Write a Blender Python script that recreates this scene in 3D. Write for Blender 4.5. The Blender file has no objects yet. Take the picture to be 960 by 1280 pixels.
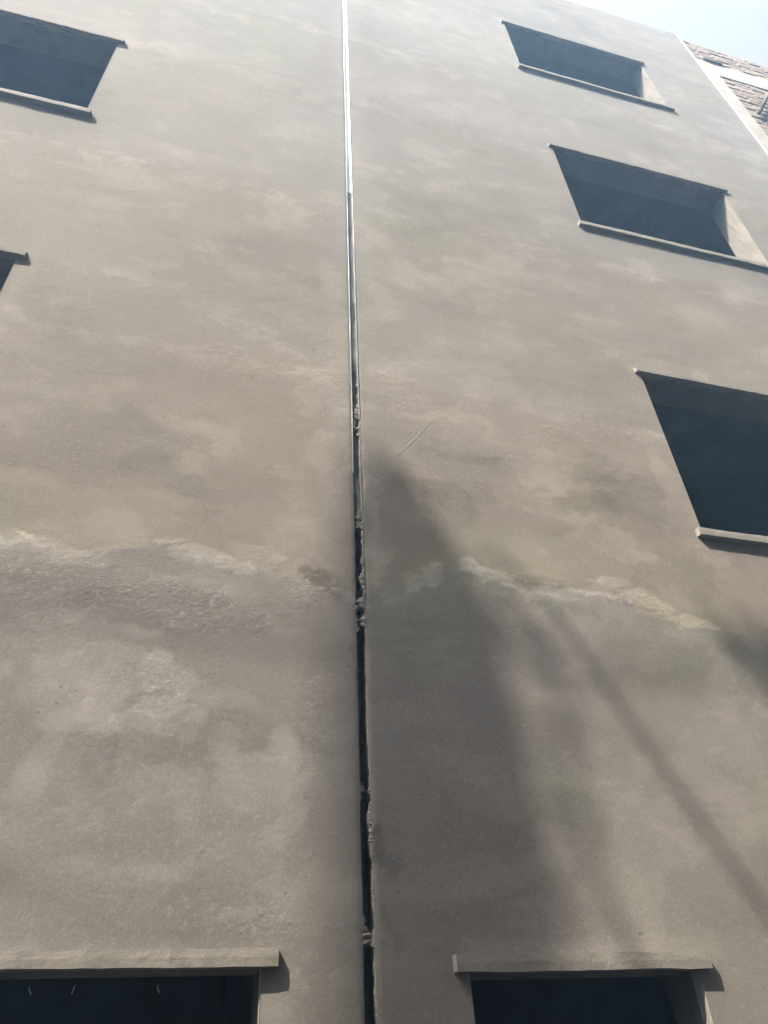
import bpy, bmesh, math, random
import numpy as np
from mathutils import Matrix, Vector
random.seed(7)
S = bpy.context.scene
COL = S.collection
rad = math.radians

# ------------------------------------------------------------------ camera
CZ = 1.65                      # eye height above the ground
D = 2.8                        # distance from the facade (plane y = 0)
cam = bpy.data.cameras.new('camera')
cam.sensor_fit = 'VERTICAL'; cam.sensor_height = 24.0
cam.lens = 24.0 * 914.3 / 1280.0
cam.clip_start = 0.05; cam.clip_end = 2000
cam_o = bpy.data.objects.new('camera', cam); COL.objects.link(cam_o)
R = Matrix(((0.9661355, -0.1256962, -0.22535008),
            (-0.25447304, -0.60874842, -0.7514445),
            (-0.04272779, 0.78334273, -0.62011975)))
cam_o.matrix_world = Matrix.Translation((0, -D, CZ)) @ R.to_4x4()
S.camera = cam_o

# ------------------------------------------------------------------ sky, sun, exposure
SUN_T = Vector((0.63, 0.41, -1.0)).normalized()      # direction the light travels
to_sun = -SUN_T
w = bpy.data.worlds.new('World'); S.world = w; w.use_nodes = True
nt = w.node_tree; nt.nodes.clear()
sky = nt.nodes.new('ShaderNodeTexSky'); sky.sky_type = 'NISHITA'; sky.sun_disc = False
sky.sun_elevation = math.asin(to_sun.z)
sky.sun_rotation = math.atan2(to_sun.x, to_sun.y)
sky.air_density = 0.5; sky.dust_density = 10.0; sky.ozone_density = 0.2
bg = nt.nodes.new('ShaderNodeBackground'); bg.inputs['Strength'].default_value = 0.15
out = nt.nodes.new('ShaderNodeOutputWorld')
hsv = nt.nodes.new('ShaderNodeHueSaturation'); hsv.inputs['Saturation'].default_value = 0.10     # desaturated so the whole dome stands in for an overexposed sky
nt.links.new(sky.outputs[0], hsv.inputs['Color']); nt.links.new(hsv.outputs[0], bg.inputs[0]); nt.links.new(bg.outputs[0], out.inputs[0])
sl = bpy.data.lights.new('sun', 'SUN'); sl.energy = 5.0; sl.angle = rad(0.6); sl.color = (1.0, 0.985, 0.95)
so = bpy.data.objects.new('sun', sl); COL.objects.link(so)
so.rotation_euler = SUN_T.to_track_quat('-Z', 'Y').to_euler()
so.location = to_sun * 60
S.view_settings.view_transform = 'Standard'; S.view_settings.look = 'None'
S.view_settings.exposure = 1.60; S.view_settings.gamma = 1.0
S.render.engine = 'CYCLES'
S.cycles.max_bounces = 5; S.cycles.diffuse_bounces = 3; S.cycles.glossy_bounces = 2; S.cycles.transmission_bounces = 1; S.cycles.volume_bounces = 0; S.cycles.transparent_max_bounces = 4
S.cycles.caustics_reflective = False; S.cycles.caustics_refractive = False
S.cycles.use_adaptive_sampling = True; S.cycles.adaptive_threshold = .02

# ------------------------------------------------------------------ node helpers
class NT:
    def __init__(s, name):
        s.m = bpy.data.materials.new(name); s.m.use_nodes = True
        s.t = s.m.node_tree; s.t.nodes.clear()
        s.out = s.t.nodes.new('ShaderNodeOutputMaterial')
        s.b = s.t.nodes.new('ShaderNodeBsdfPrincipled')
        s.t.links.new(s.b.outputs[0], s.out.inputs[0])
        tc = s.t.nodes.new('ShaderNodeTexCoord'); s.P = tc.outputs['Object']
        s.rand = None
    def L(s, a, b):
        if hasattr(a, 'is_linked') or isinstance(a, bpy.types.NodeSocket): s.t.links.new(a, b)
        elif isinstance(a, (tuple, list)) and len(a) == 3 and b.type == 'RGBA': b.default_value = (*a, 1)
        else: b.default_value = a
    def sep(s, v):
        n = s.t.nodes.new('ShaderNodeSeparateXYZ'); s.L(v, n.inputs[0]); return n.outputs
    def map(s, v, sc=(1, 1, 1), loc=(0, 0, 0), rot=(0, 0, 0)):
        n = s.t.nodes.new('ShaderNodeMapping'); s.L(v, n.inputs[0])
        n.inputs['Scale'].default_value = sc; n.inputs['Location'].default_value = loc; n.inputs['Rotation'].default_value = rot
        return n.outputs[0]
    def noise(s, v, scale, detail=5, rough=0.55, dist=0.0):
        n = s.t.nodes.new('ShaderNodeTexNoise'); s.L(v, n.inputs['Vector'])
        n.inputs['Scale'].default_value = scale; n.inputs['Detail'].default_value = detail
        n.inputs['Roughness'].default_value = rough; n.inputs['Distortion'].default_value = dist
        return n.outputs[0]
    def vor(s, v, scale, rnd=1.0):
        n = s.t.nodes.new('ShaderNodeTexVoronoi'); s.L(v, n.inputs['Vector'])
        n.inputs['Scale'].default_value = scale; n.inputs['Randomness'].default_value = rnd
        return n.outputs['Distance'], n.outputs['Color']
    def m_(s, op, a, b=0.0, clamp=False):
        n = s.t.nodes.new('ShaderNodeMath'); n.operation = op; n.use_clamp = clamp
        s.L(a, n.inputs[0]); s.L(b, n.inputs[1]); return n.outputs[0]
    def ss(s, v, a, b, lo=0.0, hi=1.0):
        n = s.t.nodes.new('ShaderNodeMapRange'); n.interpolation_type = 'SMOOTHSTEP'
        s.L(v, n.inputs[0])
        n.inputs[1].default_value = a; n.inputs[2].default_value = b; n.inputs[3].default_value = lo; n.inputs[4].default_value = hi
        return n.outputs[0]
    def mix(s, f, a, b, mode='MIX'):
        n = s.t.nodes.new('ShaderNodeMix'); n.data_type = 'RGBA'; n.blend_type = mode
        s.L(f, n.inputs[0]); s.L(a, n.inputs[6]); s.L(b, n.inputs[7]); return n.outputs[2]
    def bump(s, h, dist, strength=1.0, normal=None):
        n = s.t.nodes.new('ShaderNodeBump'); s.L(h, n.inputs['Height'])
        n.inputs['Distance'].default_value = dist; n.inputs['Strength'].default_value = strength
        if normal is not None: s.L(normal, n.inputs['Normal'])
        return n.outputs[0]
    def fin(s, col, rough=0.9, normal=None, spec=0.25, metal=0.0):
        s.L(col, s.b.inputs['Base Color']); s.L(rough, s.b.inputs['Roughness'])
        s.b.inputs['Specular IOR Level'].default_value = spec; s.b.inputs['Metallic'].default_value = metal
        if normal is not None: s.L(normal, s.b.inputs['Normal'])
        return s.m
    def objrand(s):
        n = s.t.nodes.new('ShaderNodeObjectInfo'); return n.outputs['Random']

JX = 0.703                                     # centre of the movement joint
LIFTS = [CZ + 1.85, CZ + 3.32, CZ + 5.22, CZ + 7.15, CZ + 8.6, CZ + 10.0]

def plaster(name):
    """hand trowelled cement: tone and roughness come from the wall's own attributes, grain from noise"""
    n = NT(name); P = n.P
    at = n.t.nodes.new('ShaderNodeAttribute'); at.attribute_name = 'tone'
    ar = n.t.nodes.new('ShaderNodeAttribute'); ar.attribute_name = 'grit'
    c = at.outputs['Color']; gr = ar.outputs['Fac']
    fine = n.noise(P, 60, 3, .7)
    mid = n.noise(n.map(P, (1, 1, 1.25)), 34, 5, .74, .1)
    c = n.mix(n.ss(fine, .55, .75, 0, .30), c, (.10, .088, .074))
    c = n.mix(n.ss(fine, .42, .26, 0, .22), c, (.36, .34, .315))
    c = n.mix(n.m_('MULTIPLY', n.ss(mid, .55, .66), n.m_('ADD', n.m_('MULTIPLY', gr, .40), .05)), c, (.12, .104, .088))
    c = n.mix(n.m_('MULTIPLY', n.ss(mid, .46, .34), n.m_('ADD', n.m_('MULTIPLY', gr, .28), .05)), c, (.38, .36, .335))
    sand = n.noise(P, 150, 2, .6)
    c = n.mix(n.ss(sand, .54, .68, 0, .20), c, (.085, .078, .068))
    c = n.mix(n.ss(sand, .45, .32, 0, .16), c, (.30, .29, .275))
    d, vc = n.vor(P, 3.3)
    pit = n.m_('MULTIPLY', n.ss(d, .026, .012), n.ss(n.sep(vc)[0], .80, .82))
    c = n.mix(n.m_('MULTIPLY', pit, .75), c, (.045, .038, .032))
    d2, vc2 = n.vor(n.map(P, (1, .3, 1.5), (4, 0, 8)), 17.0)
    wob = n.m_('MULTIPLY', n.m_('SUBTRACT', fine, .5), .45)
    sp = n.m_('MULTIPLY', n.ss(n.m_('ADD', d2, wob), .16, .06), n.ss(n.m_('ADD', n.sep(vc2)[0], n.m_('MULTIPLY', gr, .28)), .90, .94))
    c = n.mix(n.m_('MULTIPLY', sp, .55), c, (.075, .064, .054))
    h = n.m_('ADD', n.m_('MULTIPLY', fine, .10), n.m_('MULTIPLY', mid, n.m_('ADD', n.m_('MULTIPLY', gr, .40), .05)))
    return n.fin(c, .92, n.bump(h, .010, .9), spec=.15)

def simple(name, a, b, scale=6, rough=.85, bd=.003, metal=0.0, spec=.25, stretch=(1, 1, 1), rnd=0.0):
    n = NT(name)
    f = n.noise(n.map(n.P, stretch), scale, 7, .62, .4)
    c = n.mix(n.ss(f, .3, .7), a, b)
    if rnd:
        c = n.mix(n.m_('MULTIPLY', n.objrand(), rnd), c, tuple(v * .45 for v in a))
    g = n.noise(n.P, scale * 7, 5, .65)
    c = n.mix(n.ss(g, .62, .8, 0, .3), c, tuple(v * .5 for v in a))
    return n.fin(c, rough, n.bump(n.m_('ADD', g, f), bd, .8), spec, metal)

M = {}
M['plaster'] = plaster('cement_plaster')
M['trim'] = simple('cement_trim', (.150, .142, .131), (.188, .179, .167), 5, .9, .003, stretch=(1, 1, 2))
M['trim_low'] = simple('cement_trim_ground', (.135, .129, .119), (.172, .164, .152), 6, .9, .003, stretch=(1, 1, 2))
M['patch'] = simple('patch_plaster', (.19, .175, .16), (.25, .235, .22), 9, .88, .005)
M['mortar_light'] = simple('mortar_lump', (.13, .122, .112), (.19, .18, .168), 30, .92, .004)
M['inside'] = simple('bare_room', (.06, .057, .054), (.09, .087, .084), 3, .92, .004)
M['soffit'] = simple('shaded_soffit', (.085, .082, .078), (.125, .12, .115), 4, .92, .005)
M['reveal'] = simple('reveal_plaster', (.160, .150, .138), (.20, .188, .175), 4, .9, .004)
M['steel'] = simple('galvanised_strip', (.62, .65, .68), (.80, .82, .84), 12, .34, .0012, metal=.9, spec=.5, stretch=(1, 1, .12))
M['filler'] = simple('joint_sheet', (.20, .22, .24), (.42, .45, .48), 9, .38, .002, metal=.55, spec=.5, stretch=(1, 1, .25))
M['dull'] = simple('dim_sheet', (.09, .09, .092), (.22, .22, .224), 7, .6, .003, metal=.2, spec=.3, stretch=(1, 1, .3))
M['board'] = simple('joint_board', (.09, .088, .085), (.17, .165, .16), 20, .9, .006)
M['wire'] = simple('tie_wire', (.55, .53, .50), (.7, .68, .65), 30, .4, .0003, metal=.6)
M['concrete'] = simple('raw_concrete', (.27, .265, .255), (.34, .335, .325), 3, .88, .006)
M['mortar'] = simple('brick_mortar', (.26, .245, .225), (.34, .32, .30), 12, .95, .01)
M['brick'] = simple('fired_brick', (.25, .20, .172), (.28, .25, .228), 7, .9, .006, rnd=.6)
M['dark_wood'] = simple('weathered_timber', (.09, .08, .07), (.16, .145, .13), 9, .9, .004)
M['ground'] = simple('street_dirt', (.07, .065, .06), (.11, .102, .095), 1.3, .95, .02)
M['opposite'] = simple('opposite_plaster', (.14, .128, .115), (.20, .185, .17), 1.5, .92, .01)
M['bark'] = simple('bark', (.11, .085, .06), (.18, .145, .11), 6, .95, .02, stretch=(1, 1, .3))
M['leaf'] = simple('leaf', (.05, .085, .03), (.09, .12, .045), 8, .7, .001)
M['black'] = simple('cable_sheath', (.03, .03, .03), (.05, .05, .05), 20, .6, .001)
M['pole'] = simple('pole_concrete', (.32, .31, .29), (.42, .41, .39), 5, .9, .004)
M['crack'] = simple('pale_scratch', (.28, .265, .25), (.33, .315, .30), 30, .9, .001)

# ------------------------------------------------------------------ mesh helpers
def link(name, me, mat, parent=None):
    o = bpy.data.objects.new(name, me); COL.objects.link(o)
    if mat is not None: me.materials.append(mat)
    if parent is not None: o.parent = parent
    return o
def pymesh(name, v, f, mat, parent=None, smooth=False):
    me = bpy.data.meshes.new(name); me.from_pydata([tuple(p) for p in v], [], f); me.update()
    if smooth: me.polygons.foreach_set('use_smooth', [True] * len(me.polygons))
    return link(name, me, mat, parent)
def empty(name, loc, label, cat, group=None):
    o = bpy.data.objects.new(name, None); COL.objects.link(o); o.empty_display_size = .2
    o['label'] = label; o['category'] = cat
    if group: o['group'] = group
    return o
def tag(o, label, cat, group=None):
    o['label'] = label; o['category'] = cat
    if group: o['group'] = group
    return o
BF = [(0, 3, 2, 1), (4, 5, 6, 7), (0, 1, 5, 4), (1, 2, 6, 5), (2, 3, 7, 6), (3, 0, 4, 7)]
def boxv(x0, x1, y0, y1, z0, z1):
    return [(x0, y0, z0), (x1, y0, z0), (x1, y1, z0), (x0, y1, z0), (x0, y0, z1), (x1, y0, z1), (x1, y1, z1), (x0, y1, z1)]
def box(name, x0, x1, y0, y1, z0, z1, mat, parent=None, bevel=0.0, wob=0.0, seg=0, seed=0):
    bm = bmesh.new()
    vs = [bm.verts.new(p) for p in boxv(x0, x1, y0, y1, z0, z1)]
    for f in BF: bm.faces.new([vs[i] for i in f])
    if seg:
        es = [e for e in bm.edges if abs(e.verts[0].co.x - e.verts[1].co.x) > .5 * (x1 - x0)] if (x1 - x0) >= (z1 - z0) else \
             [e for e in bm.edges if abs(e.verts[0].co.z - e.verts[1].co.z) > .5 * (z1 - z0)]
        bmesh.ops.subdivide_edges(bm, edges=es, cuts=seg, use_grid_fill=True)
    if wob:
        rnd = random.Random(seed)
        for v in bm.verts:
            if v.co.y < y1 - 1e-4:
                v.co += Vector((0, rnd.uniform(-1, 1) * wob * .6, rnd.uniform(-1, 1) * wob))
    if bevel: bmesh.ops.bevel(bm, geom=list(bm.edges), offset=bevel, segments=2, affect='EDGES', clamp_overlap=True, profile=.5) if not seg else \
        bmesh.ops.bevel(bm, geom=[e for e in bm.edges if e.calc_face_angle(0) > .8], offset=bevel, segments=1, affect='EDGES', clamp_overlap=True)
    bmesh.ops.recalc_face_normals(bm, faces=bm.faces)
    me = bpy.data.meshes.new(name); bm.to_mesh(me); bm.free()
    return link(name, me, mat, parent)
def tube_mesh(name, pts, r, mat, parent=None, n=6, r2=None):
    v = []; f = []; N = len(pts)
    for i, p in enumerate(pts):
        p = Vector(p); a = Vector(pts[max(i - 1, 0)]); b = Vector(pts[min(i + 1, N - 1)])
        t = (b - a).normalized(); u = t.orthogonal().normalized(); w_ = t.cross(u)
        rr = r if r2 is None else r + (r2 - r) * i / (N - 1)
        for k in range(n):
            an = 2 * math.pi * k / n; v.append(p + (u * math.cos(an) + w_ * math.sin(an)) * rr)
    for i in range(N - 1):
        for k in range(n):
            f.append((i * n + k, i * n + (k + 1) % n, (i + 1) * n + (k + 1) % n, (i + 1) * n + k))
    f.append(tuple(range(n))[::-1]); f.append(tuple((N - 1) * n + k for k in range(n)))
    return pymesh(name, v, f, mat, parent, smooth=True)

# ---- 2-D value noise for real relief in the plaster
_rng = np.random.RandomState(11); TAB = _rng.rand(256, 256)
def vn(x, z):
    xi = np.floor(x).astype(int); zi = np.floor(z).astype(int); fx = x - xi; fz = z - zi
    fx = fx * fx * (3 - 2 * fx); fz = fz * fz * (3 - 2 * fz)
    a = TAB[xi % 256, zi % 256]; b = TAB[(xi + 1) % 256, zi % 256]; c = TAB[xi % 256, (zi + 1) % 256]; d = TAB[(xi + 1) % 256, (zi + 1) % 256]
    return (a * (1 - fx) + b * fx) * (1 - fz) + (c * (1 - fx) + d * fx) * fz
def fbm(x, z, o=4, g=.5):
    s = 0; a = 1; t = 0
    for i in range(o):
        s = s + a * (vn(x * 2 ** i + 17.3 * i, z * 2 ** i + 5.7 * i) - .5); t += a; a *= g
    return s / t * 2
def sst(v, a, b):
    t = np.clip((v - a) / (b - a), 0, 1); return t * t * (3 - 2 * t)

def lines(a, b, spec, must):
    """grid lines from a to b; spec = [(lo, hi, step)], must = exact positions"""
    p = [a, b] + [m for m in must if a < m < b]
    for lo, hi, st in spec:
        lo = max(lo, a); hi = min(hi, b)
        if hi > lo: p += list(np.arange(lo, hi, st))
    p = np.array(sorted(set(np.round(p, 5))))
    keep = [p[0]]; ms = set(np.round(must + [a, b], 5))
    for q in p[1:]:
        if q in ms or min(abs(q - np.array(list(ms)))) > .006:
            if q - keep[-1] > .004: keep.append(q)
    return np.array(keep)

def pix(x, y, depth=0.0):
    """point of the facade plane (or a plane behind it) measured off the photograph"""
    r = R @ Vector((x - 480, 640 - y, -914.3)); s_ = (D + depth) / r.y
    return Vector((r.x * s_, depth, CZ + r.z * s_))
_l0 = [pix(*p) for p in ((0, 672), (40, 679), (90, 692), (150, 684), (200, 678), (240, 690), (290, 704), (340, 714), (390, 726), (440, 738), (480, 742), (530, 716), (580, 705), (622, 722), (660, 742),
                         (700, 728), (740, 738), (780, 746), (800, 766), (850, 780), (880, 790), (960, 800))]
L0X = np.array([-9.] + [p.x for p in _l0] + [9.]); L0Z = np.array([_l0[0].z] + [p.z for p in _l0] + [_l0[-1].z])
def lift_z(i, X, Z):
    if i == 0: return np.interp(X, L0X, L0Z) + .055 * fbm(X * 8 + 4, Z * 12, 5, .68)
    return LIFTS[i] + .10 * fbm(X * .9 + 7 * i, X * 0 + 3.3 + i, 3) + .06 * fbm(X * 3 + i, Z * 4, 4, .6)
# blotches seen on the wall: pixel x, y, half width, half height (m), strength (+ pale / - dark), edge wobble
BLOTS = [(180, 905, .10, .05, .5), (250, 910, .06, .08, .4), (100, 900, .12, .05, .4), (40, 960, .10, .10, .35), (280, 870, .10, .06, .35), (320, 980, .08, .10, .35), (70, 780, .14, .06, .4), (150, 960, .10, .06, -.2), (360, 1040, .06, .12, .3), (160, 1080, .2, .05, .2), (620, 560, .3, .1, -.2), (730, 590, .2, .2, -.2), (560, 640, .1, .15, -.2), (100, 830, .30, .16, .35), (60, 690, .22, .05, .6), (205, 830, .05, .10, .55), (210, 885, .12, .05, .5), (330, 700, .20, .06, .5), (240, 745, .30, .12, .25),
         (400, 716, .08, .08, -.45), (425, 735, .05, .05, -.35), (150, 560, .5, .3, -.15), (300, 600, .4, .2, -.12), (240, 1000, .05, .08, .25),
         (120, 940, .35, .22, -.12), (300, 950, .30, .16, -.16), (350, 960, .14, .14, .30), (90, 1000, .22, .16, .10), (220, 1120, .5, .12, -.10),
         (466, 640, .045, .36, .50), (482, 690, .06, .16, .35), (470, 600, .09, .2, .3), (455, 730, .03, .2, .35), (405, 715, .12, .05, -.2), (245, 855, .05, .07, .4), (170, 790, .12, .05, .35), (60, 860, .16, .10, .3), (130, 870, .08, .12, .25), (340, 930, .05, .12, .35), (300, 1060, .2, .1, .15), (230, 700, .14, .03, .7), (280, 712, .1, .03, .8), (190, 682, .06, .02, .8), (25, 676, .06, .02, 1.0), (480, 700, .10, .14, .35), (420, 600, .12, .35, .36), (410, 480, .12, .30, .32), (500, 470, .16, .12, .30), (470, 380, .12, .2, .3), (410, 350, .10, .2, .25),
         (545, 715, .10, .07, .8), (600, 715, .14, .05, .9), (745, 735, .16, .045, .8), (800, 760, .14, .04, .9), (860, 780, .16, .03, .8), (690, 748, .12, .04, .4),
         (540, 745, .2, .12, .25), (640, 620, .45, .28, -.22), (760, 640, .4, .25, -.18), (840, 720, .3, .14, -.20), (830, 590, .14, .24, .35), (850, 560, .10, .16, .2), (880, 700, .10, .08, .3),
         (650, 440, .7, .20, .16), (560, 460, .3, .1, .24), (700, 500, .5, .08, .22), (900, 900, .5, .2, .12), (850, 860, .4, .10, -.12), (900, 800, .4, .06, .3), (900, 940, .12, .03, .4),
         (720, 1090, .4, .2, -.10), (880, 1050, .3, .2, -.08), (560, 1000, .5, .3, .06), (470, 1060, .035, .09, -.55), (474, 1160, .018, .10, -.30), (455, 830, .012, .2, -.3),
         (150, 330, .6, .3, .10), (300, 340, .7, .3, -.12), (540, 300, .8, .4, -.10), (120, 240, .9, .5, .14), (560, 130, .9, .5, .20), (640, 330, .7, .25, .18), (330, 160, .9, .6, .15), (180, 60, 1.2, .8, .2), (560, 40, 1.2, .8, .25), (870, 390, .5, .25, .22)]
GRITS = [(250, 765, .55, .10, .9), (395, 735, .16, .14, 1.2), (240, 740, .16, .06, 1.), (110, 720, .3, .10, .6), (430, 560, .10, .5, .7), (500, 500, .14, .16, .8), (410, 440, .12, .2, .6), (110, 560, .3, .2, .4), (270, 560, .3, .10, .5),
         (470, 590, .08, .25, .6), (200, 850, .25, .12, .4), (390, 900, .1, .4, .4), (330, 1150, .25, .10, .5), (680, 725, .2, .05, .9), (780, 750, .25, .05, .7), (880, 690, .08, .08, .8)]
def coat(X, Z):
    """relief (m towards the street), colour and grittiness of the plaster at wall points"""
    h = .008 * fbm(X * .8 + 3, Z * .8 + 9, 3) + .0011 * fbm(X * 2.4 + 40, Z * 4, 3)
    wx = X + .20 * fbm(X * 2.1 + 31, Z * 2.6 + 3, 4, .6); wz = Z + .12 * fbm(X * 2.3 + 71, Z * 2.9 + 13, 4, .6)
    A = fbm(wx * .75 + 2, wz * 1.0 + 6, 5, .55); B = fbm(wx * 2.2 + 22, wz * 3.6 + 16, 5, .6); C = fbm(X * 5.5 + 52, Z * 8 + 6, 5, .65); E_ = fbm(wx * 1.2 + 9, wz * 7 + 61, 4, .55)
    tones = np.array([1.0, .978, 1.0]) * np.array([(.143, .138, .130), (.166, .153, .134), (.169, .159, .144), (.174, .168, .158), (.182, .178, .172), (.194, .192, .188), (.200, .198, .195)])  # per-lift tones; glare and cool haze painted into the paler upper ones
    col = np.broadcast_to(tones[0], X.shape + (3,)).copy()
    lum = .09 * A + .09 * B + .07 * C + .07 * E_ + .09 * sst(B + .6 * C, .26, .33) + .06 * sst(E_ + .6 * C, .30, .37)  - .05 * sst(B - .6 * C, -.28, -.36)
    grit = .10 + .5 * sst(C, .12, .5) * sst(A, -.1, .3) + .22 * sst(np.abs(X - JX), .35, .05) * sst(B, -.2, .3)
    pale = np.zeros_like(X)
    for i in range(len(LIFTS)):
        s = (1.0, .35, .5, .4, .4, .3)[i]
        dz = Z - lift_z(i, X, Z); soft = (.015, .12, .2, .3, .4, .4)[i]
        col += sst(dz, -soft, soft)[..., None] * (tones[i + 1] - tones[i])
        h += s * .0025 * sst(dz, .014, -.014) * sst(dz, -.6, -.05) * (.25 + .75 * sst(fbm(X * 2.6 + 60 + i, Z * 3, 3), -.2, .35)) * (1 if i == 0 else .35)
        m = sst(dz, -.50, -.10) * sst(dz, .03, -.03) * sst(fbm(X * 1.1 + 5, Z * 1.6 + 20 + i, 3), -.10, .25)
        h += s * m * (.0012 * fbm(X * 14, Z * 18, 3, .65) + .002 * fbm(X * 5, Z * 8, 3))
        h += s * sst(np.abs(dz), .08, 0) * .0015 * fbm(X * 12 + 9, Z * 17, 3, .65)
        wd = (.05, .06, .10, .14, .2, .2)[i]
        gate = sst(fbm(X * 2.2 + 3 * i, Z * 3 + 4, 3, .6), -.25, .3)
        pale += s * sst(dz, .008, -.008) * sst(dz, -wd * (1.2 + 2.2 * gate), .0) * sst(fbm(X * 9 + 3 * i, Z * 16 + 4, 5, .72), -.22, .10) * gate * .80
        grit += s * (.9 * m + .25 * sst(np.abs(dz), .10, 0))
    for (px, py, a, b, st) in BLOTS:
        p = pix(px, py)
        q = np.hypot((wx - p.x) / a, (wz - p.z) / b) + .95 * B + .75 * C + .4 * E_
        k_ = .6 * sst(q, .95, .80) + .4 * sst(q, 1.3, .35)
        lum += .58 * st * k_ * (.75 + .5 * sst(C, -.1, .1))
        if abs(st) > .45: grit += .35 * k_
    for (px, py, a, b, st) in GRITS:
        p = pix(px, py); q = np.hypot((X - p.x) / a, (Z - p.z) / b) + .6 * B + .5 * C; grit += st * sst(q, 1.2, .3)
    dj = np.abs(X - JX) + .10 * B + .05 * C
    jm = sst(dj, .22, .07)
    lum += .75 * np.minimum(pale, 1)
    cool = np.clip(.55 * np.minimum(pale, 1) + .40 * jm + .6 * np.maximum(lum, 0), 0, .9)
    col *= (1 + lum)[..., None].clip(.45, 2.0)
    g_ = col.mean(-1, keepdims=True)
    col = col * (1 - cool[..., None] * .6) + g_ * np.array([1.0, .995, .985]) * cool[..., None] * .55
    col *= (1 + .10 * jm)[..., None]
    t1 = fbm(X * .9 + 80, Z * 1.1 + 33, 3)[..., None]
    col *= 1 + t1 * np.array([.035, -.004, -.03]) + sst(t1, .2, .5) * np.array([-.03, .02, -.03])
    h = h * (.12 + .88 * sst(np.abs(X - JX), .02, .22))
    return h, col, grit.clip(0, 1.3)

WT = 0.23                                        # wall thickness
def facade(name, x0, x1, z0, z1, ops, mat, parent, ragged, seed):
    xs = lines(x0, x1, [(-6, -1.6, .06), (-1.6, 3.4, .012), (3.4, 9, .04)], [o[0] for o in ops] + [o[1] for o in ops])
    zs = lines(z0, z1, [(0, 1.6, .1), (1.6, 5.6, .012), (5.6, 7.5, .022), (7.5, 14.5, .035)], [o[2] for o in ops] + [o[3] for o in ops])
    X, Z = np.meshgrid(xs, zs, indexing='ij')
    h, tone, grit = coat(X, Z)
    ed = np.full_like(X, 9.0)
    for (a, b, c, d) in ops:
        dx = np.maximum(np.maximum(a - X, X - b), 0); dzz = np.maximum(np.maximum(c - Z, Z - d), 0)
        ed = np.minimum(ed, np.hypot(dx, dzz))
    h *= sst(ed, .0, .12)
    Xd = X.copy()
    edge = x1 if ragged > 0 else x0
    near = np.abs(X - edge) < .05
    amp = .5 + .5 * sst(CZ + 4.2 - Z, -.3, .3)
    wob = .0032 * fbm(Z * 9 + seed, Z * 0 + 2.2, 4, .65) + (.004 if ragged > 0 else .010) * np.maximum(fbm(Z * 2.3 + seed * 3, Z * 0 + 8.8, 4, .65) - .2, 0) * 2 - (.003 if ragged > 0 else .010) * np.maximum(fbm(Z * 3.1 + seed * 5, Z * 0 + 1.8, 4, .65) - .2, 0) * 2
    Xd += np.where(near, ragged * wob * amp * (1 - np.abs(X - edge) / .05), 0)
    Y = -h
    Y += np.where(np.abs(X - edge) < .012, .004, 0)
    nx, nz = X.shape
    v = np.stack([Xd, Y, Z], -1).reshape(-1, 3)
    cx = (xs[:-1] + xs[1:]) / 2; cz = (zs[:-1] + zs[1:]) / 2
    CX, CZ_ = np.meshgrid(cx, cz, indexing='ij')
    hole = np.zeros_like(CX, bool)
    for (a, b, c, d) in ops: hole |= (CX > a) & (CX < b) & (CZ_ > c) & (CZ_ < d)
    I, J = np.nonzero(~hole)
    q = np.stack([I * nz + J, (I + 1) * nz + J, (I + 1) * nz + J + 1, I * nz + J + 1], -1)
    # return face of the wall into the joint, following the ragged arris
    col = (nx - 1) if ragged > 0 else 0
    base = col * nz
    vb = v[base:base + nz].copy(); vb[:, 1] = WT
    k0 = len(v); v = np.concatenate([v, v[base:base + nz], vb])
    j = np.arange(nz - 1)
    e = np.stack([k0 + j, k0 + nz + j, k0 + nz + j + 1, k0 + j + 1], -1)
    if ragged < 0: e = e[:, ::-1]
    faces = np.concatenate([q, e])
    me = bpy.data.meshes.new(name)
    me.vertices.add(len(v)); me.vertices.foreach_set('co', v.astype(np.float32).ravel())
    me.loops.add(faces.size); me.loops.foreach_set('vertex_index', faces.astype(np.int32).ravel())
    me.polygons.add(len(faces)); me.polygons.foreach_set('loop_start', np.arange(0, faces.size, 4, dtype=np.int32))
    me.polygons.foreach_set('use_smooth', np.ones(len(faces), bool))
    me.update(calc_edges=True); me.validate()
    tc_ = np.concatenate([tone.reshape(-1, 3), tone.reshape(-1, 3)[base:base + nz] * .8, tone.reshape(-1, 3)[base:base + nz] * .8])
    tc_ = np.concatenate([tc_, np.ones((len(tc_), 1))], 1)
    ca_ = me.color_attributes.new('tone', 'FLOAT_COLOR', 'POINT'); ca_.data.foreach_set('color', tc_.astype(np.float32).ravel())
    gg = np.concatenate([grit.ravel(), np.full(2 * nz, .3)])
    ga_ = me.attributes.new('grit', 'FLOAT', 'POINT'); ga_.data.foreach_set('value', gg.astype(np.float32))
    return link(name, me, mat, parent)

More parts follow.
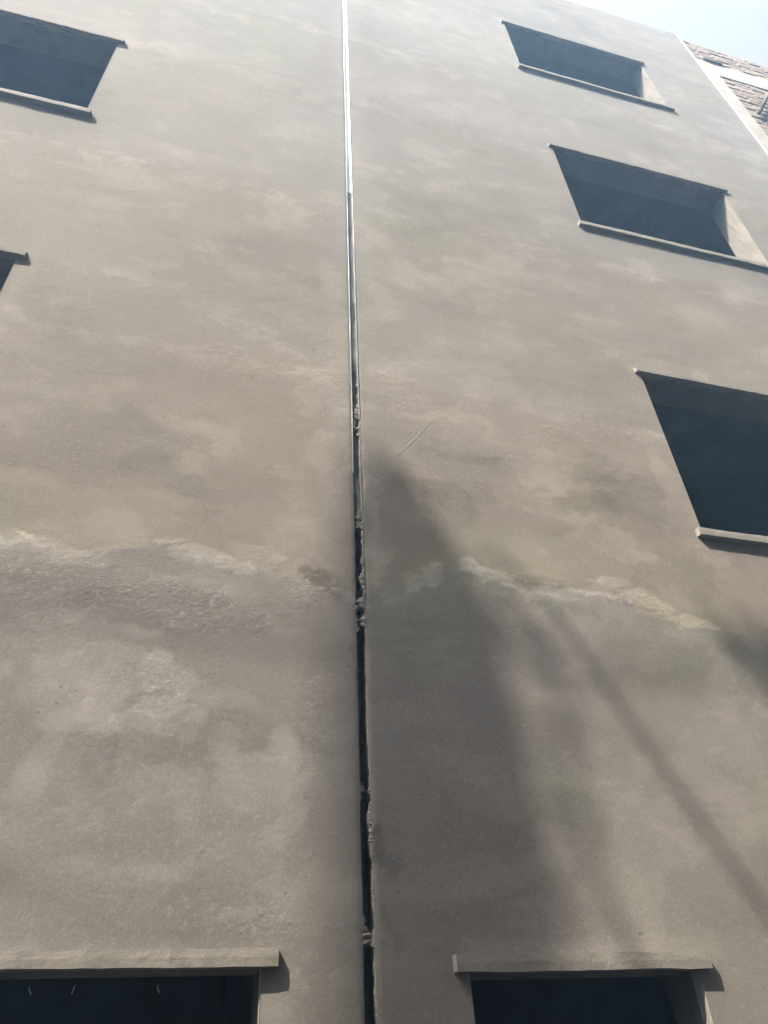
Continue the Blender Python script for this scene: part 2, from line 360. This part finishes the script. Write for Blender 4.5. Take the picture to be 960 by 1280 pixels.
def window_parts(op, parent, room, seed, lip=None):
    a, b, c, d = op
    # plastered sides of the opening; shade under the head painted into the soffit colour
    e = .0015; rnd = random.Random(seed); W_ = lip or WT
    def lining(name, ends, mat, ya, yb):
        bm = bmesh.new()
        for (p, q) in ends:
            f_ = [bm.verts.new(t_) for t_ in ((p[0], ya, p[1]), (q[0], ya, q[1]), (q[0], yb, q[1]), (p[0], yb, p[1]))]
            bm.faces.new(f_)
        bmesh.ops.remove_doubles(bm, verts=bm.verts, dist=1e-5)
        bmesh.ops.subdivide_edges(bm, edges=list(bm.edges), cuts=9, use_grid_fill=True)
        for v in bm.verts:
            if ya + .01 < v.co.y < yb - .001: v.co += Vector((rnd.uniform(-1, 1), 0, rnd.uniform(-1, 1))) * .0025
        me = bpy.data.meshes.new(name); bm.to_mesh(me); bm.free()
        link(name, me, mat, parent)
    sides = [((a, d), (a, c)), ((a, c), (b, c)), ((b, c), (b, d))]
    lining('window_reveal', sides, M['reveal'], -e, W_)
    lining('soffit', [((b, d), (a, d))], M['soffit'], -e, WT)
    if lip: lining('shaded_lining', sides, M['inside'], W_, WT)  # ground-floor sides behind the lip painted dark for shade
    x0, x1, z0, z1, dep = room
    y0 = WT; y1 = WT + dep
    v = [(x0, y0, z0), (x1, y0, z0), (x1, y0, z1), (x0, y0, z1), (x0, y1, z0), (x1, y1, z0), (x1, y1, z1), (x0, y1, z1),
         (a, y0, c), (b, y0, c), (b, y0, d), (a, y0, d)]
    f = [(4, 5, 6, 7), (0, 1, 5, 4), (1, 2, 6, 5), (2, 3, 7, 6), (3, 0, 4, 7),
         (0, 8, 9, 1), (1, 9, 10, 2), (2, 10, 11, 3), (3, 11, 8, 0)]
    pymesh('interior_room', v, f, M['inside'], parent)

def trim(name, x0, x1, z0, z1, p, mat, parent, seed, wedge=0.0):
    """cast band standing proud of the wall by p; wedge slopes its top back into the wall"""
    n = max(8, int((x1 - x0) / .05)); rnd = random.Random(seed)
    prof = [(.02, z0), (-p, z0), (-p - .001, (z0 + z1) / 2), (-p + wedge * p, z1), (.02, z1 + wedge * .02)]
    v = []; f = []; k = len(prof)
    dz0 = dz1 = 0
    for i in range(n + 1):
        x = x0 + (x1 - x0) * i / n
        dz0 = .7 * dz0 + rnd.gauss(0, .0011); dz1 = .7 * dz1 + rnd.gauss(0, .0016); dy = rnd.gauss(0, .0009)
        for j, (y, z) in enumerate(prof):
            zz = z + (dz0 if j < 2 else dz1 if j > 2 else 0)
            inset = 0.004 if (i in (0, n)) and j in (1, 2, 3) else 0
            v.append((x + (inset if i == 0 else -inset if i == n else 0), y + (dy if 0 < j < 4 else 0), zz))
    for i in range(n):
        for j in range(k - 1): f.append((i * k + j, i * k + j + 1, (i + 1) * k + j + 1, (i + 1) * k + j))
    f.append(tuple(range(k))); f.append(tuple(n * k + j for j in range(k))[::-1])
    o = pymesh(name, v, f, mat, parent)
    bm = bmesh.new(); bm.from_mesh(o.data); bmesh.ops.recalc_face_normals(bm, faces=bm.faces); bm.to_mesh(o.data); bm.free()
    return o

# ------------------------------------------------------------------ ground
g = pymesh('ground', [(-60, -60, 0), (60, -60, 0), (60, 60, 0), (-60, 60, 0)], [(0, 1, 2, 3)], M['ground']); g['kind'] = 'structure'

# ------------------------------------------------------------------ the plastered blocks
ROOF = CZ + 12.35
LX0, LX1 = -5.2, .2437 * D
RX0, RX1 = .2585 * D, 2.095 * D
k = D * .99
def zc(v): return CZ + v * k
R_ops = [(.990 * D, 1.682 * D, zc(3.297), zc(3.782)), (.988 * D, 1.680 * D, zc(2.089), zc(2.592)),
         (.987 * D, 1.680 * D, zc(.893), zc(1.388)), (.378 * D, .704 * D, CZ - .62, zc(.1115))]
L_ops = [(-1.145 * D, -.455 * D, zc(3.26), zc(3.72)), (-1.145 * D, -.454 * D, zc(2.060), zc(2.530)),
         (-1.145 * D, -.455 * D, zc(.893), zc(1.384)), (-.42 * D, .121 * D, CZ - .62, zc(.1215))]

def block(label, x0, x1, ops, ragged, seed, group):
    t = empty('plastered_building', (0, 0, 0), label, 'building', group)
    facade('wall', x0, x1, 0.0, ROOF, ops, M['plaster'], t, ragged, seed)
    for i, op in enumerate(ops):
        a, b, c, d = op
        up = i < 3
        cen = (a + b) / 2
        rx0 = max(x0 + .3, cen - 1.9); rx1 = min(x1 - .15, cen + 1.9)
        if up: room = (rx0, rx1, c - .85, d + .42, 3.6)
        else: room = (max(x0 + .3, cen - 1.7), min(x1 - .15, cen + 1.7) if ragged > 0 else cen + 1.7, .05, d + .42, 3.6)
        if ragged < 0: room = (max(room[0], x0 + .15),) + room[1:]
        window_parts(op, t, room, seed + i, None if up else .055)
        if up:
            trim('lintel', a - .045, b + .05, d, d + .055, .029, M['trim'], t, seed * 10 + i, wedge=.85)
            trim('window_sill', a - .05, b + .045, c - .05, c + .001, .034, M['trim'], t, seed * 20 + i)
    # roof, back and outer flank: a closed body behind the facade
    v = boxv(x0, x1, WT + .002, 9.0, 0, ROOF)
    pymesh('body', v, [f for f in BF if f != (0, 1, 5, 4) and f != (0, 3, 2, 1)], M['patch'], t)
    return t
LB = block('grey plastered building block left of the vertical joint', LX0, LX1, L_ops, 1, 3, 'plastered blocks')
RB = block('grey plastered building block right of the vertical joint, reaching the brick house', RX0, RX1, R_ops, -1, 5, 'plastered blocks')
del LB['group']; del RB['group']
ll = trim('lintel', -.45 * D, .142 * k, zc(.1205), zc(.1385), .029, M['trim_low'], LB, 71)
rl = trim('lintel', .3605 * k, .7275 * k, zc(.1110), zc(.1300), .029, M['trim_low'], RB, 72)
trim('window_sill', -.45 * D, .142 * k, CZ - .67, CZ - .619, .034, M['trim_low'], LB, 73)
trim('window_sill', .362 * k, .73 * k, CZ - .67, CZ - .619, .034, M['trim_low'], RB, 74)
# tie wires left hanging from the lower left lintel
for px, py, lean in ((34, 1244, .008), (91, 1243, -.004), (196, 1242, .006)):
    p = pix(px, py); zt = p.z + .022
    tube_mesh('tie_wire', [(p.x, .006, zt), (p.x + lean * .4, .004, zt * .45 + p.z * .55), (p.x + lean, 0, p.z + .006), (p.x + lean + .002, -.002, p.z)], (.0012), M['wire'], ll, 6)
# straight pale scratch and hand smears of making-good beside the joint
def ribbon(name, pts, wd, mat, parent, y=-.012, seed=0):
    rnd = random.Random(seed); v = []; f = []
    for i, p in enumerate(pts):
        a = pts[max(0, i - 1)]; b = pts[min(len(pts) - 1, i + 1)]
        t = (b - a).normalized(); nrm = Vector((-t.z, 0, t.x)); s = wd * (math.sin(math.pi * (i + .35) / (len(pts) - .3))) * rnd.uniform(.75, 1.2)
        c = Vector((p.x, -float(coat(np.array([[p.x]]), np.array([[p.z]]))[0][0, 0]) + y, p.z))
        v += [c - nrm * s + Vector((0, .003, 0)), c - nrm * s * .5, c + nrm * s * .5, c + nrm * s + Vector((0, .003, 0))]
    for i in range(len(pts) - 1):
        for j in range(3): f.append((i * 4 + j, i * 4 + j + 1, i * 4 + j + 5, i * 4 + j + 4))
    return pymesh(name, v, f, mat, parent, smooth=True)
def seg(a, b, n=9): 
    A = pix(*a); B = pix(*b); return [A.lerp(B, i / (n - 1)) for i in range(n)]
ribbon('plaster_scratch', seg((496, 571), (540, 526), 14), .0034, M['crack'], RB, y=-.0012, seed=1)

# ------------------------------------------------------------------ the movement joint
J = empty('expansion_joint', (JX, 0, 0), 'narrow vertical expansion joint with bright metal edge strips between the two plastered blocks', 'joint')
z_sheet = pix(440, 455).z
def sheet(name, x0, x1, y, z0, z1, mat, seed, amp):
    rnd = random.Random(seed); n = int((z1 - z0) / .04); v = []; f = []
    for i in range(n + 1):
        z = z0 + (z1 - z0) * i / n
        b1 = rnd.gauss(0, amp); b2 = rnd.gauss(0, amp)
        v += [(x0, y + .004, z), ((x0 * 2 + x1) / 3, y + b1, z), ((x0 + 2 * x1) / 3, y + b2, z), (x1, y + .004, z)]
    for i in range(n):
        for j in range(3): f.append((i * 4 + j, i * 4 + j + 1, i * 4 + j + 5, i * 4 + j + 4))
    return pymesh(name, v, f, mat, J, smooth=True)
z_mid = pix(434, 238).z
sheet('cover_sheet', LX1 - .004, RX0 + .004, .012, z_mid, ROOF, M['filler'], 4, .0010)
sheet('cover_sheet', LX1 - .004, RX0 + .004, .017, z_sheet, z_mid + .06, M['dull'], 14, .0025)  # darker length paints the sky reflection dying away lower down
zb_ = pix(445, 655).z
sheet('backing_board', LX1 - .004, RX0 + .004, .018, zb_, z_sheet + .3, M['board'], 5, .004)
sheet('backing_board', LX1 - .004, RX0 + .004, .09, 0.0, zb_ + .2, M['board'], 6, .004)
def strip(name, xc, wdt, z0, z1, y, parent, seed):
    rnd = random.Random(seed); n = int((z1 - z0) / .12); v = []; f = []; off = 0
    for i in range(n + 1):
        z = z0 + (z1 - z0) * i / n; off = .8 * off + rnd.gauss(0, .0006)
        for (dx, dy) in ((-wdt / 2, .03), (-wdt / 2, 0), (wdt / 2, 0), (wdt / 2, .03)):
            v.append((xc + dx + off, y + dy + rnd.gauss(0, .0003), z))
    for i in range(n):
        for j in range(3): f.append((i * 4 + j, i * 4 + j + 1, i * 4 + j + 5, i * 4 + j + 4))
    return pymesh(name, v, f, M['steel'], parent)
strip('edge_strip', LX1 - .001, .0040, pix(440, 590).z, ROOF, -.0035, J, 1)
strip('edge_strip', RX0 + .001, .0034, pix(440, 520).z, ROOF, -.0035, J, 2)
def lump(u, z, sx, sz, seed, y=.006):
    bm = bmesh.new(); bmesh.ops.create_icosphere(bm, subdivisions=2, radius=1)
    rnd = random.Random(seed); ph = [rnd.uniform(0, 9) for _ in range(6)]
    for v in bm.verts:
        c = v.co; f = 1 + .42 * math.sin(c.x * 4 + ph[0]) * math.cos(c.z * 5 + ph[1]) + .2 * math.sin(c.z * 9 + ph[2] + c.y * 4) + rnd.uniform(-.2, .2)
        v.co = Vector((u + c.x * sx * f, y + c.y * min(sx, sz) * .9 * f + .004, z + c.z * sz * f))
    me = bpy.data.meshes.new('mortar_lump'); bm.to_mesh(me); bm.free()
    return link('mortar_lump', me, M['mortar_light'], J)
def smear(y0, y1, side, amp, seed, dep=.004):
    """mortar squeezed out of one arris of the gap, with a torn inner edge"""
    za = pix(445, y1).z; zb = pix(445, y0).z; n = max(6, int((zb - za) / .006)); rnd = random.Random(seed)
    gap = RX0 - LX1; v = []; f = []; w1 = 0.0
    o1, o2 = rnd.uniform(0, 50), rnd.uniform(0, 50)
    for i in range(n + 1):
        t = i / n; z = za + (zb - za) * t
        nn = float(fbm(np.array([[z * 22 + o1]]), np.array([[o2]]), 4, .7)[0, 0])
        w1 = max(.0, amp * (.62 + 1.5 * nn)) * min(1, 5 * t, 5 * (1 - t)) ** .7 + rnd.uniform(0, .05)
        wd_ = min(w1, 1.02) * gap
        xa = RX0 + .004 if side > 0 else LX1 - .004
        xb = RX0 - wd_ if side > 0 else LX1 + wd_
        dd = dep + rnd.uniform(-.0015, .0015)
        v += [(xa, dd - .004, z), ((xa + xb) / 2, dd - .003 + rnd.uniform(-.002, .002), z), (xb, dd + .003, z + rnd.uniform(-.002, .002)), (xb, dd + .02, z)]
    for i in range(n):
        for j in range(3): f.append((i * 4 + j, i * 4 + j + 1, i * 4 + j + 5, i * 4 + j + 4))
    return pymesh('mortar_smear', v, f, M['mortar_light'], J)
for i, q in enumerate([(462, 482, 1, .25), (478, 498, 1, .55), (480, 494, -1, .45), (500, 512, 1, .6), (508, 524, 1, .95), (520, 534, -1, .5), (528, 545, 1, .45), (545, 640, 1, .12), (643, 649, 1, 1.05), (650, 668, 1, .95),
        (662, 700, 1, .42), (690, 752, 1, .38), (668, 745, -1, .14), (744, 760, 1, .9), (756, 764, -1, .7), (763, 782, 1, .75), (772, 790, -1, .5), (800, 960, 1, .10), (820, 960, -1, .05),
        (968, 992, 1, .55), (976, 1000, -1, .35), (1000, 1075, 1, .26), (1085, 1140, 1, .10), (1135, 1165, -1, .25), (1155, 1182, -1, .5), (1160, 1186, 1, .4), (1186, 1280, 1, .14)]):
    smear(*q, 300 + i, .004 if q[0] < 800 else .008)
for i, (px, py, sx, sz) in enumerate([(446, 515, .008, .010), (447, 657, .010, .012), (449, 757, .008, .010), (457, 1160, .005, .007), (460, 1166, .006, .008), (457, 1173, .006, .008), (462, 1178, .005, .010), (455, 985, .004, .015)]):
    p = pix(px, py); lump(p.x, p.z, sx, sz, 100 + i, y=.012)
# slanting sliver of plaster left across the gap
a = pix(439, 531); b = pix(446, 539)
tube_mesh('mortar_lump', [a + Vector((0, .002, 0)), (a + b) / 2 + Vector((.003, -.004, .004)), b + Vector((0, .002, 0))], .0035, M['mortar_light'], J, 5)

# ------------------------------------------------------------------ corner bead and brick neighbour
strip('corner_bead', RX1 - .004, .018, 0.0, ROOF - .02, -.016, RB, 9)
NB = empty('brick_house', (9, 0, 0), 'unfinished brick house with pale concrete column and beam beyond the plastered corner', 'house')
NY = .035
box('column', RX1 + .03, RX1 + .30, NY - .02, NY + .3, 0, CZ + 11.56, M['concrete'], NB, .006, .004, 60, 1)
for zb in (11.10, 7.74, 4.38, 1.02):
    box('beam', RX1 + .302, 13.0, NY - .016, NY + .3, CZ + zb, CZ + zb + .46, M['concrete'], NB, .006, .006, 40, 2)
box('ledge', RX1 + .19, RX1 + .52, NY - .045, NY + .1, CZ + 11.57, CZ + 11.62, M['dark_wood'], NB, .004)
# mortar backing for the brick panels, then the bricks proud of it
pymesh('mortar_bed', boxv(RX1 + .02, 13.0, NY + .012, NY + .22, 0.0, CZ + 12.28), BF, M['mortar'], NB)
pymesh('body', boxv(RX1 + .02, 13.0, NY + .25, 9.0, 0, CZ + 12.2), BF, M['patch'], NB)
BLn, BHt, JT = .225, .070, .012
bm = bmesh.new()
vs = [bm.verts.new(p) for p in boxv(-BLn / 2, BLn / 2, 0, .1, -BHt / 2, BHt / 2)]
for f in BF: bm.faces.new([vs[i] for i in f])
bmesh.ops.bevel(bm, geom=list(bm.edges), offset=.005, segments=1, affect='EDGES')
rb_ = random.Random(5)
bmesh.ops.recalc_face_normals(bm, faces=bm.faces)
brick_me = bpy.data.meshes.new('brick'); bm.to_mesh(brick_me); bm.free(); brick_me.materials.append(M['brick'])
rest_v = []; rest_f = []; nb = 0
def course_rows(z0, z1): 
    n = int((z1 - z0) / (BHt + JT)); return [(z0 + (i + .5) * (z1 - z0) / n) for i in range(n)]
def lay(x0, x1, z0, z1, rise=0.0):
    global nb
    for r, zc_ in enumerate(course_rows(z0, z1)):
        x = x0 + (BLn / 2 if r % 2 else BLn / 4)
        while x < x1:
            yy = NY + rb_.uniform(-.008, .006); zz = zc_ + rb_.uniform(-.004, .004)
            if x < 7.95 and zz > CZ + 8.9 and nb < 300:
                o = bpy.data.objects.new('brick', brick_me); COL.objects.link(o); o.parent = NB
                o.location = (x, yy, zz); o.rotation_euler = (rb_.gauss(0, .02), rb_.gauss(0, .012), rb_.gauss(0, .02)); nb += 1
            else:
                k0 = len(rest_v); rest_v.extend(boxv(x - BLn / 2, x + BLn / 2, yy, yy + .1, zz - BHt / 2, zz + BHt / 2))
                rest_f.extend(tuple(k0 + i for i in f) for f in BF)
            x += BLn + JT
lay(RX1 + .05, 12.9, CZ + 11.57, CZ + 12.32)
for zb, zt in ((8.21, 11.09), (4.85, 7.73), (1.49, 4.37), (-1.6, 1.01)): lay(RX1 + .31, 12.9, CZ + zb, CZ + zt)
rs = pymesh('brick_courses', rest_v, rest_f, M['brick'], NB); rs['kind'] = 'stuff'
# timber prop leaning on the brick panel
A = pix(960, 118); Bp = pix(948, 143); dv = (A - Bp)
p0 = Bp; p1 = Bp + dv * 2.2
pl = tube_mesh('leaning_prop', [p0 + Vector((0, -.02, 0)), p1 + Vector((0, -.06, 0))], .032, M['dark_wood'], None, 4)
tag(pl, 'dark timber prop leaning across the brick panel of the unfinished house', 'timber prop')

# ------------------------------------------------------------------ behind the viewer: house added to block sky, tree, pole
OB = empty('sky_block_house', (4, -6, 0), 'unseen tan plastered house added across the lane to block sky', 'house')
oy = -8.2; OH = 20.0  # set for sky cover and the reflection in the joint sheet
oops = [(x, x + 1.3, z, z + 1.4) for x in (-12.6, -9.6, -6.6, -3.6, -.6, 2.4, 5.4, 8.4) for z in (1.0, 4.3, 7.6, 10.9, 14.2, 17.4)]
xs = sorted({-14.0, 11.5} | {o[0] for o in oops} | {o[1] for o in oops}); zs = sorted({0, OH} | {o[2] for o in oops} | {o[3] for o in oops})
v = [(x, oy, z) for x in xs for z in zs]; f = []
for i in range(len(xs) - 1):
    for j in range(len(zs) - 1):
        if not any(o[0] <= xs[i] < o[1] and o[2] <= zs[j] < o[3] for o in oops):
            n_ = len(zs); f.append((i * n_ + j, i * n_ + j + 1, (i + 1) * n_ + j + 1, (i + 1) * n_ + j))
pymesh('wall', v, f, M['opposite'], OB)
pymesh('body', boxv(-14.0, 11.5, oy - 8, oy - .25, 0, OH), BF, M['inside'], OB)
box('parapet_cap', -14.1, 11.6, oy - .3, oy + .06, OH, OH + .1, M['concrete'], OB, .01)
for (a, b, c, d) in oops:
    box('window_sill', a - .06, b + .06, oy - .2, oy + .06, c - .06, c, M['concrete'], OB, .005)
    box('window_frame', a, b, oy - .16, oy - .12, c, d, M['dark_wood'], OB, .005)

# columnar tree whose top shades the foot of the facade
TY = -5.25; T = -TY / .41
TX = .95 - .63 * T
poly = [(.66, 2.50), (.70, 2.60), (.80, 2.68), (.92, 2.66), (1.02, 2.52), (1.13, 2.26), (1.26, 1.92), (1.36, 1.60), (1.40, 1.25), (1.43, .90), (1.45, .55), (1.44, .2), (1.5, -.8), (1.6, -2.5), (1.7, -6),
        (.3, -6), (.4, -2.5), (.54, -.8), (.58, .2), (.58, 1.2), (.60, 1.8), (.62, 2.2)]
def inside(u, v):
    c = False; j = len(poly) - 1
    for i in range(len(poly)):
        if (poly[i][1] > v) != (poly[j][1] > v) and u < (poly[j][0] - poly[i][0]) * (v - poly[i][1]) / (poly[j][1] - poly[i][1]) + poly[i][0]: c = not c
        j = i
    return c
TR = empty('tree', (TX, TY, 0), 'tall columnar tree rising beyond the lane house', 'tree')
tube_mesh('trunk', [(TX - .1, TY, 0), (TX, TY, 4), (TX + .05, TY, 9), (TX, TY, 13), (TX - .06, TY, T + CZ + 2.2)], .24, M['bark'], TR, 10, .02)
rt = random.Random(21); lv = []; lf = []
nleaf = 0; tries = 0
while nleaf < 26000 and tries < 400000:
    tries += 1
    x = TX + rt.gauss(0, .45); y = TY + rt.gauss(0, .11); z = CZ + T + rt.uniform(-6, 2.8)
    t = -y / .41; u = x + .63 * t; vv = z - CZ - t
    if not inside(u, vv): continue
    if rt.random() > (1 if vv > -1 else .5): continue
    s = rt.uniform(.03, .065)
    q = Matrix.Rotation(rt.uniform(0, 6.28), 3, 'Z') @ Matrix.Rotation(rt.uniform(0, 3.1), 3, 'X')
    k0 = len(lv)
    for c in ((-s * .45, 0, 0), (0, -s, .01), (s * .45, 0, 0), (0, s, .01)): lv.append(Vector((x, y, z)) + q @ Vector(c))
    lf.append((k0, k0 + 1, k0 + 2, k0 + 3)); nleaf += 1
pymesh('crown', lv, lf, M['leaf'], TR)
# utility pole just behind the viewer; its cables draw thin soft lines on the plaster
PY = -4.0; PT = -PY / .41
def src(u, v, y=PY): 
    t = -y / .41; return Vector((u - .63 * t, y, CZ + v + t))
PO = empty('utility_pole', (0, 0, 0), 'concrete utility pole in the lane, carrying black cables', 'pole')
top = src(2.95, 1.62)
tube_mesh('post', [(top.x, PY, 0), (top.x, PY, top.z)], .11, M['pole'], PO, 12, .07)
ca = src(2.74, 1.50); cb = src(3.3, 1.50)
box('cross_arm', ca.x, cb.x, PY + .04, PY + .12, ca.z - .035, ca.z + .035, M['pole'], PO, .004)
for q in (2.80, 3.02, 3.22):
    c = src(q, 1.50); tube_mesh('insulator', [(c.x, PY + .08, c.z + .035), (c.x, PY + .08, c.z + .15)], .045, M['concrete'], PO, 8, .03)
def cable(name, pts, r, label):
    o = tube_mesh(name, pts, r, M['black'], None, 6); tag(o, label, 'cable', None); return o
def curve(us):
    return [src(u, v) for u, v in us]
cable('service_cable', [src(.75, .9, -8.1), src(1.0, 1.5, -6.2), src(1.25, 1.95, -4.6)] + curve([(1.5, 2.1), (1.68, 1.84), (1.90, 1.40), (2.11, .96), (2.30, .60), (2.55, .1), (2.9, -.7)]), .019, 'thick black service cable dropping steeply to the utility pole')
cable('hanging_cable', [src(.85, .7, -8.1), src(1.05, 1.2, -6.2), src(1.3, 1.6, -4.6)] + curve([(1.52, 1.78), (1.64, 1.62), (1.61, 1.3), (1.60, .70), (1.70, .36), (1.86, 0.0), (2.2, -.7)]), .026, 'slack black cable hanging in a loop beside the service cable')
cable('line_cable', curve([(-6.0, 1.95), (-3, 1.70), (0, 1.58), (1.6, 1.57), (2.8, 1.54)]), .014, 'long black cable running level along the lane')

# ------------------------------------------------------------------ blue air volume added to stand in for lens glare
hz = pymesh('glare_haze', boxv(-62, 62, -62, 62, -1.0, 21.5), BF, None); hz['kind'] = 'stuff'
hm = bpy.data.materials.new('glare_air'); hm.use_nodes = True; ht = hm.node_tree; ht.nodes.clear()
pv = ht.nodes.new('ShaderNodeVolumePrincipled'); ho = ht.nodes.new('ShaderNodeOutputMaterial')
pv.inputs['Color'].default_value = (.34, .60, 1.0, 1); pv.inputs['Absorption Color'].default_value = (1, 1, 1, 1); pv.inputs['Density'].default_value = .0155; pv.inputs['Anisotropy'].default_value = .3
ht.links.new(pv.outputs[0], ho.inputs['Volume']); hz.data.materials.append(hm)
